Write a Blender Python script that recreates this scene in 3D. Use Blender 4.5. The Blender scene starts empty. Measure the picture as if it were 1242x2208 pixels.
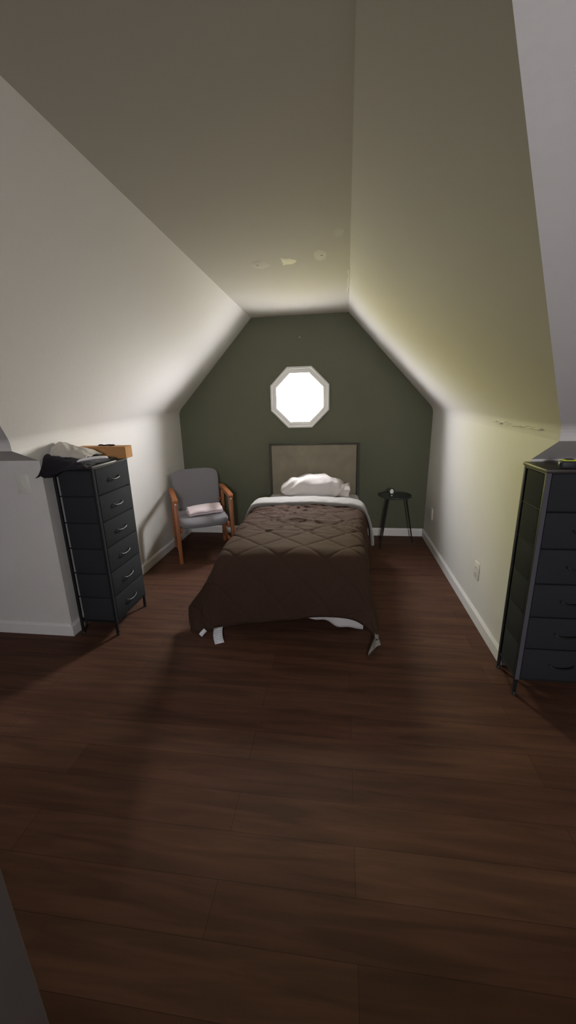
import bpy, bmesh, math, random
from mathutils import Vector, Matrix, noise
random.seed(7)
scene = bpy.context.scene
COL = scene.collection
PI = math.pi

# ------------------------------------------------------------------ camera
cam_d = bpy.data.cameras.new('camera')
cam = bpy.data.objects.new('camera', cam_d)
COL.objects.link(cam)
yaw, pitch, roll, F_PX = -0.1364, -0.2769, -0.0261, 847.14
fwd = Vector((math.sin(yaw)*math.cos(pitch), math.cos(yaw)*math.cos(pitch), math.sin(pitch)))
rgt = Vector((math.cos(yaw), -math.sin(yaw), 0)); upv = rgt.cross(fwd)
R = math.cos(roll)*rgt + math.sin(roll)*upv
U = -math.sin(roll)*rgt + math.cos(roll)*upv
M = Matrix((R, U, -fwd)).transposed().to_4x4()
M.translation = Vector((-0.0632, -4.315, 1.5))
cam.matrix_world = M
cam_d.sensor_fit = 'VERTICAL'
cam_d.sensor_height = 36.0
cam_d.lens = 36.0*F_PX/2208.0
cam_d.clip_start = 0.05
scene.camera = cam

# ------------------------------------------------------------------ world: bright hazy sky all round, sunlit trees straight across from the octagon window
WORLD_STRENGTH = 107.0
w = bpy.data.worlds.new('daylight'); scene.world = w; w.use_nodes = True
nt = w.node_tree; nt.nodes.clear()
tc = nt.nodes.new('ShaderNodeTexCoord'); sp = nt.nodes.new('ShaderNodeSeparateXYZ')
bg = nt.nodes.new('ShaderNodeBackground'); wo = nt.nodes.new('ShaderNodeOutputWorld')
nt.links.new(tc.outputs['Generated'], sp.inputs[0])
def wramp(sock, lo, hi, stops):
    m_ = nt.nodes.new('ShaderNodeMapRange'); m_.inputs['From Min'].default_value = lo; m_.inputs['From Max'].default_value = hi
    nt.links.new(sp.outputs[sock], m_.inputs['Value'])
    r_ = nt.nodes.new('ShaderNodeValToRGB'); nt.links.new(m_.outputs[0], r_.inputs['Fac'])
    c_ = r_.color_ramp
    c_.elements[0].position, c_.elements[0].color = stops[0][0], (*stops[0][1], 1)
    c_.elements[1].position, c_.elements[1].color = stops[-1][0], (*stops[-1][1], 1)
    for p_, q_ in stops[1:-1]: c_.elements.new(p_).color = (*q_, 1)
    return r_.outputs['Color']
SKY = wramp('Z', -1, 1, [(0.0, (0.56, 0.55, 0.57)), (0.36, (0.62, 0.60, 0.64)), (0.47, (1.75, 1.68, 1.80)), (0.60, (1.85, 1.78, 1.92)), (1.0, (1.8, 1.78, 1.92))])
TREES = wramp('Z', -1, 1, [(0.0, (0.40, 0.37, 0.22)), (0.40, (0.42, 0.385, 0.17)), (0.52, (0.84, 0.78, 0.30)), (0.68, (0.95, 0.90, 0.42)), (0.90, (1.1, 1.12, 1.15)), (1.0, (1.1, 1.12, 1.25))])
FRONT = wramp('Y', 0.5, 0.85, [(0.0, (0, 0, 0)), (1.0, (1, 1, 1))])
SIDEW = wramp('X', -0.4, 0.7, [(0.0, (1, 1, 1)), (1.0, (0.15, 0.15, 0.15))])
fm = nt.nodes.new('ShaderNodeMath'); fm.operation = 'MULTIPLY'
nt.links.new(FRONT, fm.inputs[0]); nt.links.new(SIDEW, fm.inputs[1])
wm = nt.nodes.new('ShaderNodeMix'); wm.data_type = 'RGBA'
nt.links.new(fm.outputs[0], wm.inputs[0]); nt.links.new(SKY, wm.inputs[6]); nt.links.new(TREES, wm.inputs[7])
nt.links.new(wm.outputs[2], bg.inputs['Color'])
bg.inputs['Strength'].default_value = WORLD_STRENGTH
nt.links.new(bg.outputs[0], wo.inputs[0])

def portal(name, loc, rot, sx, sy):                     # tells Cycles where daylight comes in (gives off no light of its own)
    l = bpy.data.lights.new(name, 'AREA'); l.shape = 'RECTANGLE'; l.size = sx; l.size_y = sy
    l.cycles.is_portal = True
    o = bpy.data.objects.new(name, l); COL.objects.link(o); o.location = loc; o.rotation_euler = rot
    return o
portal('window_daylight', (-0.497, 0.14, 1.523), (-PI/2, 0, 0), 0.62, 0.62)
portal('added_rear_daylight', (0.25, -7.06, 1.93), (PI/2, 0, 0), 0.38, 0.38)  # opening of the invented rear window, out of view

vs = scene.view_settings
vs.view_transform = 'Standard'; vs.look = 'None'; vs.gamma = 1.0; vs.use_curve_mapping = False
vs.exposure = 0.0

# ------------------------------------------------------------------ materials
def mat(name, color, rough=0.6, metal=0.0, spec=0.5, bump=0.0, bscale=60.0, var=0.0, vscale=8.0, sheen=0.0, stretch=None):
    m = bpy.data.materials.new(name); m.use_nodes = True
    t = m.node_tree; b = t.nodes['Principled BSDF']
    b.inputs['Base Color'].default_value = (*color, 1); b.inputs['Roughness'].default_value = rough
    b.inputs['Metallic'].default_value = metal; b.inputs['Specular IOR Level'].default_value = spec
    if sheen: b.inputs['Sheen Weight'].default_value = sheen
    co = t.nodes.new('ShaderNodeTexCoord'); mp = t.nodes.new('ShaderNodeMapping')
    t.links.new(co.outputs['Object'], mp.inputs['Vector'])
    if stretch: mp.inputs['Scale'].default_value = stretch
    n2 = t.nodes.new('ShaderNodeTexNoise'); n2.inputs['Scale'].default_value = vscale; n2.inputs['Detail'].default_value = 5
    t.links.new(mp.outputs[0], n2.inputs['Vector'])
    mx = t.nodes.new('ShaderNodeMix'); mx.data_type = 'RGBA'
    lo = tuple(c*(1-var) for c in color); hi = tuple(min(1, c*(1+var)) for c in color)
    mx.inputs[6].default_value = (*lo, 1); mx.inputs[7].default_value = (*hi, 1)
    t.links.new(n2.outputs['Fac'], mx.inputs[0]); t.links.new(mx.outputs[2], b.inputs['Base Color'])
    if bump:
        n1 = t.nodes.new('ShaderNodeTexNoise'); n1.inputs['Scale'].default_value = bscale; n1.inputs['Detail'].default_value = 4
        t.links.new(mp.outputs[0], n1.inputs['Vector'])
        bp = t.nodes.new('ShaderNodeBump'); bp.inputs['Strength'].default_value = bump; bp.inputs['Distance'].default_value = 0.01
        t.links.new(n1.outputs['Fac'], bp.inputs['Height']); t.links.new(bp.outputs[0], b.inputs['Normal'])
    return m

M_wall = mat('cream_wall_paint', (0.66, 0.645, 0.60), 0.75, spec=0.25, bump=0.05, bscale=45, var=0.02, vscale=3)
M_ceil = mat('ceiling_paint', (0.66, 0.64, 0.60), 0.85, spec=0.15, bump=0.06, bscale=40, var=0.02, vscale=3)
M_green = mat('dark_olive_wall_paint', (0.118, 0.121, 0.080), 0.7, spec=0.25, bump=0.05, bscale=50, var=0.05, vscale=4)
M_absorb = mat('light_absorbing_wall', (0.09, 0.06, 0.045), 0.6, var=0.25, vscale=6, stretch=(8, 8, 0.6))  # dark tone made up for unseen rear and gable walls, cuts bounced light
M_taupe = mat('taupe_wall_paint', (0.11, 0.09, 0.088), 0.7, spec=0.2, bump=0.05, bscale=50, var=0.04)
M_trim = mat('white_trim_paint', (0.74, 0.73, 0.70), 0.45, spec=0.4, var=0.02)
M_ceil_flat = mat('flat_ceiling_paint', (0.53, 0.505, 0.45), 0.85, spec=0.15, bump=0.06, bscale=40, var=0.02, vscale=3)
M_smear = mat('painted_over_smear', (0.60, 0.575, 0.515), 0.9, spec=0.1, bump=0.2, bscale=90, var=0.04, vscale=40)
M_plaster = mat('bare_plaster', (0.92, 0.90, 0.74), 0.9, spec=0.1, bump=0.25, bscale=90, var=0.05, vscale=60)
M_plaster_dim = mat('thin_plaster_smear', (0.66, 0.635, 0.575), 0.9, spec=0.1, bump=0.2, bscale=90, var=0.03, vscale=60)
M_plate = mat('ivory_plastic', (0.70, 0.68, 0.60), 0.35, var=0.01)
M_slot = mat('dark_slot', (0.02, 0.02, 0.02), 0.6)
M_black_metal = mat('black_metal', (0.014, 0.014, 0.015), 0.6, spec=0.3)
M_bed_metal = mat('dark_olive_bed_metal', (0.050, 0.047, 0.036), 0.6, spec=0.3)
M_drawer = mat('charcoal_fabric', (0.030, 0.032, 0.035), 0.9, spec=0.08, bump=0.25, bscale=500, var=0.15, vscale=200)
M_drawer_rim = mat('grey_fabric_edge', (0.09, 0.088, 0.10), 0.8, spec=0.25, bump=0.2, bscale=500, var=0.1, vscale=200)
M_top = mat('dark_wood_top', (0.030, 0.022, 0.018), 0.5, var=0.3, vscale=12, stretch=(1, 8, 8))
M_handle = mat('brushed_handle', (0.055, 0.055, 0.055), 0.35, metal=0.8)
M_oak = mat('reddish_oak', (0.30, 0.105, 0.035), 0.42, var=0.28, vscale=30, bump=0.08, bscale=60, stretch=(6, 6, 1))
M_uph = mat('blue_grey_upholstery', (0.205, 0.195, 0.210), 0.95, spec=0.2, bump=0.3, bscale=420, var=0.18, vscale=160, sheen=0.2)
M_towel = mat('pale_pink_terry', (0.92, 0.78, 0.80), 0.98, spec=0.1, bump=0.6, bscale=320, var=0.05, vscale=90, sheen=0.4)
M_brown = mat('chocolate_comforter', (0.052, 0.029, 0.0195), 0.9, spec=0.12, bump=0.12, bscale=260, var=0.12, vscale=60)
M_lining = mat('grey_comforter_lining', (0.27, 0.255, 0.235), 0.9, spec=0.2, bump=0.15, bscale=220, var=0.05, vscale=40, sheen=0.2)
M_sheet = mat('white_sheet', (0.58, 0.55, 0.535), 0.9, spec=0.2, bump=0.1, bscale=200, var=0.03)
M_pillow = mat('white_pillowcase', (0.60, 0.565, 0.54), 0.95, spec=0.2, bump=0.08, bscale=180, var=0.03, vscale=14)
M_hboard = mat('taupe_headboard_fabric', (0.23, 0.205, 0.15), 0.9, spec=0.2, bump=0.3, bscale=300, var=0.25, vscale=9)
M_tag = mat('white_care_tag', (0.75, 0.76, 0.80), 0.7)
M_tag_ink = mat('grey_tag_print', (0.38, 0.38, 0.42), 0.8)
M_card = mat('brown_cardboard', (0.42, 0.215, 0.085), 0.85, spec=0.15, var=0.08, vscale=20)
M_black_cloth = mat('black_cloth', (0.012, 0.010, 0.014), 0.95, spec=0.15, bump=0.3, bscale=200, var=0.2, vscale=50, sheen=0.15)
M_grey_cloth = mat('pale_grey_cloth', (0.44, 0.41, 0.37), 0.95, spec=0.15, bump=0.25, bscale=160, var=0.08, vscale=40)
M_paper = mat('white_paper', (0.72, 0.70, 0.72), 0.8, var=0.02)
M_tape_black = mat('black_rubber_case', (0.020, 0.021, 0.026), 0.55, var=0.1)
M_tape_yellow = mat('lime_yellow_plastic', (0.62, 0.68, 0.06), 0.4, var=0.03)
M_table = mat('black_table_lacquer', (0.020, 0.024, 0.022), 0.55, var=0.1)
M_face = mat('white_dial', (0.80, 0.80, 0.74), 0.5)

def floor_material():
    m = bpy.data.materials.new('dark_brown_wood_plank'); m.use_nodes = True
    t = m.node_tree; b = t.nodes['Principled BSDF']
    co = t.nodes.new('ShaderNodeTexCoord')
    br = t.nodes.new('ShaderNodeTexBrick')
    br.inputs['Scale'].default_value = 1.0
    br.inputs['Brick Width'].default_value = 1.2; br.inputs['Row Height'].default_value = 0.15
    br.inputs['Mortar Size'].default_value = 0.0012; br.inputs['Mortar Smooth'].default_value = 0.3
    br.offset = 0.37
    br.inputs['Color1'].default_value = (0.076, 0.035, 0.022, 1)
    br.inputs['Color2'].default_value = (0.094, 0.046, 0.029, 1)
    br.inputs['Mortar'].default_value = (0.045, 0.021, 0.013, 1)
    t.links.new(co.outputs['Object'], br.inputs['Vector'])
    mp = t.nodes.new('ShaderNodeMapping'); mp.inputs['Scale'].default_value = (1.3, 13, 1); mp.inputs['Rotation'].default_value = (0, 0, 0.06)
    t.links.new(co.outputs['Object'], mp.inputs['Vector'])
    n = t.nodes.new('ShaderNodeTexNoise'); n.inputs['Scale'].default_value = 1.6; n.inputs['Detail'].default_value = 7; n.inputs['Distortion'].default_value = 0.6
    t.links.new(mp.outputs[0], n.inputs['Vector'])
    rr = t.nodes.new('ShaderNodeValToRGB')
    rr.color_ramp.elements[0].position = 0.36; rr.color_ramp.elements[0].color = (0.78, 0.78, 0.78, 1)
    rr.color_ramp.elements[1].position = 0.68; rr.color_ramp.elements[1].color = (1.28, 1.24, 1.2, 1)
    t.links.new(n.outputs['Fac'], rr.inputs['Fac'])
    mx = t.nodes.new('ShaderNodeMix'); mx.data_type = 'RGBA'; mx.blend_type = 'MULTIPLY'; mx.inputs[0].default_value = 1.0
    t.links.new(br.outputs['Color'], mx.inputs[6]); t.links.new(rr.outputs['Color'], mx.inputs[7])
    t.links.new(mx.outputs[2], b.inputs['Base Color'])
    b.inputs['Roughness'].default_value = 0.6; b.inputs['Specular IOR Level'].default_value = 0.12
    bp = t.nodes.new('ShaderNodeBump'); bp.inputs['Strength'].default_value = 0.06; bp.inputs['Distance'].default_value = 0.005
    t.links.new(n.outputs['Fac'], bp.inputs['Height']); t.links.new(bp.outputs[0], b.inputs['Normal'])
    return m
M_floor = floor_material()

def glass_material():
    m = bpy.data.materials.new('window_glass'); m.use_nodes = True
    t = m.node_tree; t.nodes.clear()
    o = t.nodes.new('ShaderNodeOutputMaterial'); mx = t.nodes.new('ShaderNodeMixShader')
    tr = t.nodes.new('ShaderNodeBsdfTransparent'); gl = t.nodes.new('ShaderNodeBsdfGlossy')
    tr.inputs['Color'].default_value = (0.97, 0.985, 0.97, 1); gl.inputs['Roughness'].default_value = 0.02
    fr = t.nodes.new('ShaderNodeFresnel'); fr.inputs['IOR'].default_value = 1.45
    t.links.new(fr.outputs[0], mx.inputs[0]); t.links.new(tr.outputs[0], mx.inputs[1]); t.links.new(gl.outputs[0], mx.inputs[2])
    t.links.new(mx.outputs[0], o.inputs[0])
    return m
M_glass = glass_material()

# ------------------------------------------------------------------ helpers
def obj(name, bm, mats, parent=None, smooth=None, loc=None, recalc=True):
    """link a bmesh as ONE mesh object; smooth = angle in degrees"""
    if recalc: bmesh.ops.recalc_face_normals(bm, faces=bm.faces)
    me = bpy.data.meshes.new(name); bm.to_mesh(me); bm.free()
    for m in (mats if isinstance(mats, (list, tuple)) else [mats]): me.materials.append(m)
    if smooth is not None:
        for p in me.polygons: p.use_smooth = True
        me.set_sharp_from_angle(angle=math.radians(smooth))
    o = bpy.data.objects.new(name, me); COL.objects.link(o)
    if parent is not None: o.parent = parent
    if loc is not None: o.location = loc
    return o
def struct(name, bm, mats, smooth=None, parent=None, recalc=True):
    o = obj(name, bm, mats, parent, smooth, recalc=recalc)
    if parent is None: o['kind'] = 'structure'
    return o
def tag(o, label, cat, group=None):
    o['label'] = label; o['category'] = cat
    if group: o['group'] = group
    return o
def thing(name, label, cat, loc=(0, 0, 0), rz=0.0, group=None):
    o = bpy.data.objects.new(name, None); COL.objects.link(o)
    o.empty_display_size = 0.05
    o.location = loc; o.rotation_euler = (0, 0, rz)
    return tag(o, label, cat, group)
def merge(bm, other):
    me = bpy.data.meshes.new('tmp'); other.to_mesh(me); other.free(); bm.from_mesh(me); bpy.data.meshes.remove(me)
def box(bm, lo, hi, bev=0.0, seg=2, mi=0, rot=None):
    t = bmesh.new(); bmesh.ops.create_cube(t, size=1.0)
    lo = Vector(lo); hi = Vector(hi); c = (lo+hi)/2; s = hi-lo
    for v in t.verts: v.co = Vector((v.co.x*s.x, v.co.y*s.y, v.co.z*s.z))
    if bev: bmesh.ops.bevel(t, geom=list(t.edges), offset=bev, segments=seg, affect='EDGES', profile=0.5)
    for v in t.verts:
        if rot is not None: v.co = rot @ v.co
        v.co += c
    for f in t.faces: f.material_index = mi
    merge(bm, t); return bm
def bar(bm, a, b, wx, wy, bev=0.0, side=None, wx2=None, wy2=None):
    """rectangular bar from a to b, optionally tapering"""
    a = Vector(a); b = Vector(b); d = (b-a).normalized()
    s = Vector(side) if side else (Vector((1, 0, 0)) if abs(d.x) < 0.9 else Vector((0, 1, 0)))
    s = (s-d*s.dot(d)).normalized(); t_ = d.cross(s)
    wx2 = wx2 or wx; wy2 = wy2 or wy
    t = bmesh.new(); vs_ = []
    for p, x, y in ((a, wx, wy), (b, wx2, wy2)):
        for i, j in ((-1, -1), (1, -1), (1, 1), (-1, 1)): vs_.append(t.verts.new(p+s*i*x/2+t_*j*y/2))
    t.faces.new(vs_[:4][::-1]); t.faces.new(vs_[4:])
    for k in range(4): t.faces.new((vs_[k], vs_[(k+1) % 4], vs_[4+(k+1) % 4], vs_[4+k]))
    if bev: bmesh.ops.bevel(t, geom=list(t.edges), offset=bev, segments=2, affect='EDGES', profile=0.5)
    merge(bm, t); return bm
def tube(bm, pts, rad, n=10, cap=True):
    pts = [Vector(p) for p in pts]; rings = []
    rads = rad if isinstance(rad, (list, tuple)) else [rad]*len(pts)
    prev = None
    for i, p in enumerate(pts):
        d = (pts[min(i+1, len(pts)-1)]-pts[max(i-1, 0)]).normalized()
        if prev is None:
            s = d.orthogonal().normalized()
        else:
            s = (prev-d*prev.dot(d)).normalized()
        prev = s; t_ = d.cross(s)
        rings.append([bm.verts.new(p+(s*math.cos(2*PI*k/n)+t_*math.sin(2*PI*k/n))*rads[i]) for k in range(n)])
    for r0, r1 in zip(rings, rings[1:]):
        for k in range(n): bm.faces.new((r0[k], r0[(k+1) % n], r1[(k+1) % n], r1[k]))
    if cap: bm.faces.new(rings[0][::-1]); bm.faces.new(rings[-1])
    return bm
def poly(bm, pts, mi=0):
    f = bm.faces.new([bm.verts.new(p) for p in pts]); f.material_index = mi; return f
def grid(bm, rows, mi=0, close=False):
    vv = [[bm.verts.new(p) for p in r] for r in rows]
    n = len(vv[0])
    for a, b in zip(vv, vv[1:]):
        for k in range(n if close else n-1):
            f = bm.faces.new((a[k], a[(k+1) % n], b[(k+1) % n], b[k])); f.material_index = mi
    return vv
def lathe(bm, prof, n=32, mi=0):
    rows = [[Vector((r*math.cos(2*PI*k/n), r*math.sin(2*PI*k/n), z)) for k in range(n)] for r, z in prof]
    vv = grid(bm, rows, mi, close=True)
    if prof[0][0] > 1e-5: bm.faces.new(vv[0][::-1]).material_index = mi
    if prof[-1][0] > 1e-5: bm.faces.new(vv[-1]).material_index = mi
    bmesh.ops.remove_doubles(bm, verts=bm.verts, dist=1e-6); return bm
def catmull(p0, p1, p2, p3, t):
    return 0.5*((2*p1)+(p2-p0)*t+(2*p0-5*p1+4*p2-p3)*t*t+(3*p1-p0-3*p2+p3)*t**3)
def spline(pts, n):
    """n samples per span through the points"""
    out = []
    for i in range(len(pts)-1):
        a = pts[i-1] if i else pts[0]*2-pts[1]
        d = pts[i+2] if i+2 < len(pts) else pts[-1]*2-pts[-2]
        for k in range(n): out.append(catmull(a, pts[i], pts[i+1], d, k/n))
    out.append(pts[-1].copy()); return out
def surf(ctrl, nu, nv):
    rows = [spline([Vector(p) for p in r], nu) for r in ctrl]
    cols = [spline([rows[i][j] for i in range(len(rows))], nv) for j in range(len(rows[0]))]
    return [[cols[j][i] for j in range(len(cols))] for i in range(len(cols[0]))]
def normals(rows):
    out = []
    for i in range(len(rows)):
        r = []
        for j in range(len(rows[0])):
            a = rows[min(i+1, len(rows)-1)][j]-rows[max(i-1, 0)][j]
            b = rows[i][min(j+1, len(rows[0])-1)]-rows[i][max(j-1, 0)]
            n_ = a.cross(b); r.append(n_.normalized() if n_.length > 1e-9 else Vector((0, 0, 1)))
        out.append(r)
    return out
def nz(x, y, z=0.0): return noise.noise(Vector((x, y, z)))
def octagon(c, r, y):                                   # r = distance to the flats
    rr = r/math.cos(PI/8)
    return [Vector((c[0]+rr*math.cos(PI/8+k*PI/4), y, c[1]+rr*math.sin(PI/8+k*PI/4))) for k in range(8)]

# ------------------------------------------------------------------ the room shell
XL, XR = -1.85, 0.873
YW_L, YW_R, KNEE = -2.183, -2.237, 1.19                 # knee walls of the main attic, facing the camera
SL = 0.71                                               # rise of the main roof slope towards the camera
ZC, YC0, YC1, YREAR = 2.33, -3.80, -5.3, -7.0
XMIN, XMAX = -3.4, 3.1
def main_slope_y(z, yw): return yw-(z-KNEE)/SL

bm = bmesh.new()
poly(bm, [(XMIN, YREAR, 0), (XMAX, YREAR, 0), (XMAX, 0.0, 0), (XMIN, 0.0, 0)])
struct('floor', bm, M_floor, recalc=False)

# back wall with the octagonal opening
WC, WR = (-0.497, 1.523), 0.252
outer = [Vector(p) for p in ((XL-0.02, 0, 0), (XR+0.02, 0, 0), (XR+0.02, 0, 1.40), (0.002, 0, 2.345), (-0.985, 0, 2.345), (XL-0.02, 0, 1.42))]
bm = bmesh.new()
ring = octagon(WC, WR, 0)
ov = [bm.verts.new(p) for p in outer]; iv = [bm.verts.new(p) for p in ring]
oe = [bm.edges.new((ov[k], ov[(k+1) % 6])) for k in range(6)]; ie = [bm.edges.new((iv[k], iv[(k+1) % 8])) for k in range(8)]
bmesh.ops.triangle_fill(bm, use_beauty=True, edges=oe+ie)
for f in list(bm.faces):
    c = f.calc_center_median()
    if (c.x-WC[0])**2+(c.z-WC[1])**2 < (WR*0.8)**2 and all(abs((v.co-Vector((WC[0], 0, WC[1]))).length) < WR*1.12 for v in f.verts): bm.faces.remove(f)
for f in bm.faces:
    f.normal_update()
    if f.normal.y > 0: f.normal_flip()
wall_back = struct('wall_back', bm, M_green, recalc=False)
bm = bmesh.new(); lathe(bm, [(0.0, 0.003), (0.004, 0.002), (0.005, 0.0)], 12)
o = obj('wall_screw', bm, M_trim, wall_back, loc=(-0.489, -0.001, 2.115)); o.rotation_euler = (PI/2, 0, 0)

# window_1: octagonal casing, reveal and pane
win = bpy.data.objects.new('window_1', None); COL.objects.link(win); win['kind'] = 'structure'
win.location = (WC[0], 0, WC[1])
def oct_rings(spec, mats, name, smooth=None):
    bm = bmesh.new(); rows = [octagon((0, 0), r, y) for r, y in spec]
    grid(bm, rows, 0, close=True)
    return obj(name, bm, mats, win, smooth)
oct_rings([(0.311, 0.0), (0.311, -0.020), (0.304, -0.026), (0.292, -0.025), (0.288, -0.019), (0.268, -0.016), (0.256, -0.012), (0.247, -0.010), (0.246, 0.0)], M_trim, 'window_casing')
oct_rings([(0.2465, -0.002), (0.2465, 0.105), (0.230, 0.105), (0.230, 0.125), (0.255, 0.125), (0.255, 0.17), (0.34, 0.17), (0.34, 0.0)], M_trim, 'window_frame')
bm = bmesh.new(); poly(bm, octagon((0, 0), 0.230, 0.114)); obj('window_pane', bm, M_glass, win)

# side walls of the alcove: straight part and the sloping part above, cut by the main roof slope
def ruled(B, Fr, yfr, yw, n=10):
    """row of points from the back wall (y=0) to where the line meets the main slope"""
    B = Vector(B); Fr = Vector(Fr); out = []
    lo, hi = 0.0, 2.0
    for _ in range(50):
        t = (lo+hi)/2; p = B.lerp(Fr, t)
        if p.y > main_slope_y(p.z, yw): lo = t
        else: hi = t
    return [B.lerp(Fr, lo*k/n) for k in range(n+1)]
def side(sgn, X, zb, zf, cb, cf, zcb, yw):
    yfr = -2.4
    fold_b, fold_f = Vector((X, 0, zb)), Vector((X, yfr, zf))
    top_b, top_f = Vector((cb, 0, zcb)), Vector((cf, -3.79, ZC))
    # wall below the fold
    fold = ruled(fold_b, fold_f, yfr, yw)
    bm = bmesh.new()
    yend = [p.y for p in fold]
    r_low = ruled((X, 0, KNEE), (X, yfr, KNEE), yfr, yw)
    zs = [0, 0.4, 0.8, KNEE]
    rows = [[Vector((X-0.01*(1 if sgn > 0 else 0)*(1-z/KNEE)*(1-k/10), r_low[k].y, z)) for k in range(11)] for z in zs]
    rows.append([Vector((X, (r_low[k].y+fold[k].y)/2, (KNEE+fold[k].z)/2)) for k in range(11)])
    # stop just short of the fold and round it over
    rad = 0.05
    def slope_dir(k): 
        return (ruled(top_b, top_f, 0, yw)[k]-fold[k]).normalized()
    topr = ruled(top_b, top_f, 0, yw)
    rows[-1] = [Vector((X, fold[k].y, fold[k].z-rad)) for k in range(11)]
    grid(bm, rows)
    for f in bm.faces:
        f.normal_update()
        if f.normal.x*sgn > 0: f.normal_flip()
    name = 'wall_right' if sgn > 0 else 'wall_left'
    struct(name, bm, M_wall, smooth=30, recalc=False)
    bm = bmesh.new(); arc = []
    for i in range(6):
        t = i/5; row = []
        for k in range(11):
            a = Vector((X, fold[k].y, fold[k].z-rad)); c = fold[k]; d = fold[k].lerp(topr[k], rad/(topr[k]-fold[k]).length)
            row.append(a*(1-t)**2+c*2*t*(1-t)+d*t*t)
        arc.append(row)
    for s in (0.2, 0.4, 0.6, 0.8, 1.0):
        ln = rad/(topr[5]-fold[5]).length
        ss = ln+(1-ln)*s
        arc.append(ruled(fold_b.lerp(top_b, ss), fold_f.lerp(top_b.lerp(top_f, 2.4/3.79), ss), yfr, yw))
    grid(bm, arc)
    for f in bm.faces:
        f.normal_update()
        if f.normal.x*sgn > 0: f.normal_flip()
    struct('wall_right_slope' if sgn > 0 else 'wall_left_slope', bm, M_ceil, smooth=35, recalc=False)
    return fold, arc[-1], [r[-1] for r in arc]
foldL, topL, valleyL = side(-1, XL, 1.407, 1.318, -0.985, -0.940, 2.318, YW_L)
foldR, topR, valleyR = side(+1, XR, 1.386, 1.352, 0.002, -0.049, 2.322, YW_R)

# flat ceiling of the alcove running on into the main attic
bm = bmesh.new()
grid(bm, [topL, topR])
yl, yr = topL[-1].y, topR[-1].y
poly(bm, [topL[-1], topR[-1], (topR[-1].x, YREAR, ZC), (topL[-1].x, YREAR, ZC)])
poly(bm, [topR[-1], (XMAX, yr, ZC), (XMAX, YREAR, ZC), (topR[-1].x, YREAR, ZC)])
poly(bm, [(XMIN, yl, ZC), topL[-1], (topL[-1].x, YREAR, ZC), (XMIN, YREAR, ZC)])
for f in bm.faces:
    f.normal_update()
    if f.normal.z > 0: f.normal_flip()
ceiling = struct('ceiling', bm, M_ceil_flat, recalc=False)

# plaster patches on the ceiling
def patch(name, c, pts, m, h=0.002, hole=None):
    pts = [(x*1.05, y*1.8) for x, y in pts]
    bm = bmesh.new(); z = 0
    ctr = bm.verts.new((0, 0, -h)); ringv = [bm.verts.new((x, y, 0.0005)) for x, y in pts]; mid = [bm.verts.new((x*0.72, y*0.72, -h*0.9)) for x, y in pts]
    n = len(pts)
    for k in range(n):
        bm.faces.new((ringv[k], ringv[(k+1) % n], mid[(k+1) % n], mid[k])); bm.faces.new((mid[k], mid[(k+1) % n], ctr))
    o = obj(name, bm, m, ceiling, smooth=60, loc=c)
    if hole:
        b2 = bmesh.new(); lathe(b2, [(0.0, -h-0.0012), (0.006, -h-0.0008), (0.006, -h+0.002)], 10)
        obj('screw_hole', b2, M_slot, o, loc=(hole[0], hole[1], 0))
    return o
def blob(rx, ry, n=22, seed=0, j=0.14):
    return [(rx*math.cos(2*PI*k/n)*(1+j*nz(math.cos(2*PI*k/n)*1.3, math.sin(2*PI*k/n)*1.3, seed)*2), ry*math.sin(2*PI*k/n)*(1+j*nz(math.cos(2*PI*k/n)*1.3+9, math.sin(2*PI*k/n)*1.3, seed)*2)) for k in range(n)]
patch('plaster_patch', (-0.396, -1.578, 2.3255), [(-0.050, 0.042), (-0.02, 0.034), (0.015, 0.036), (0.04, 0.022), (0.056, 0.004), (0.05, -0.012), (0.03, -0.022), (0.012, -0.030), (-0.015, -0.030), (-0.045, -0.044), (-0.042, -0.02), (-0.046, -0.002), (-0.042, 0.02)], M_plaster, 0.003)
patch('plaster_patch', (-0.585, -1.560, 2.3235), blob(0.060, 0.042, seed=2), M_smear, 0.0035, hole=(-0.008, -0.002))
patch('plaster_patch', (-0.198, -1.640, 2.3255), blob(0.042, 0.055, seed=5), M_plaster_dim, 0.002, hole=(0.010, -0.005))
patch('plaster_patch', (-0.085, -1.955, 2.3265), blob(0.030, 0.036, seed=8), M_smear, 0.0012)
bm = bmesh.new()
pts = [Vector((-0.0185-0.004*math.sin(k*0.9), -1.37+0.033*k, 2.322)) for k in range(20)]
tube(bm, pts, [0.011+0.004*nz(k*0.6, 2.0)-(0.006 if k in (0, 19) else 0)-0.0003*k for k in range(20)], 8)
for v in bm.verts: v.co.z = 2.3225+(v.co.z-2.322)*0.45
obj('joint_compound', bm, M_plaster_dim, ceiling, smooth=60)
# rough tape edge on the right fold
bm = bmesh.new()
for k in range(9):
    t = k/8; y = -1.72-0.55*t
    p = Vector((XR-0.012+0.002*nz(k, 3), y, 1.345-0.012*nz(k*0.7, 1.0)-0.006*t))
    s = 0.010+0.006*abs(nz(k*1.7, 4))
    tube(bm, [p+Vector((0, 0.04, 0)), p, p-Vector((0, 0.04, 0))], [0.002, s*0.5, 0.002], 6)
obj('plaster_ridge', bm, M_wall, bpy.data.objects['wall_right'], smooth=60)

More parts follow.
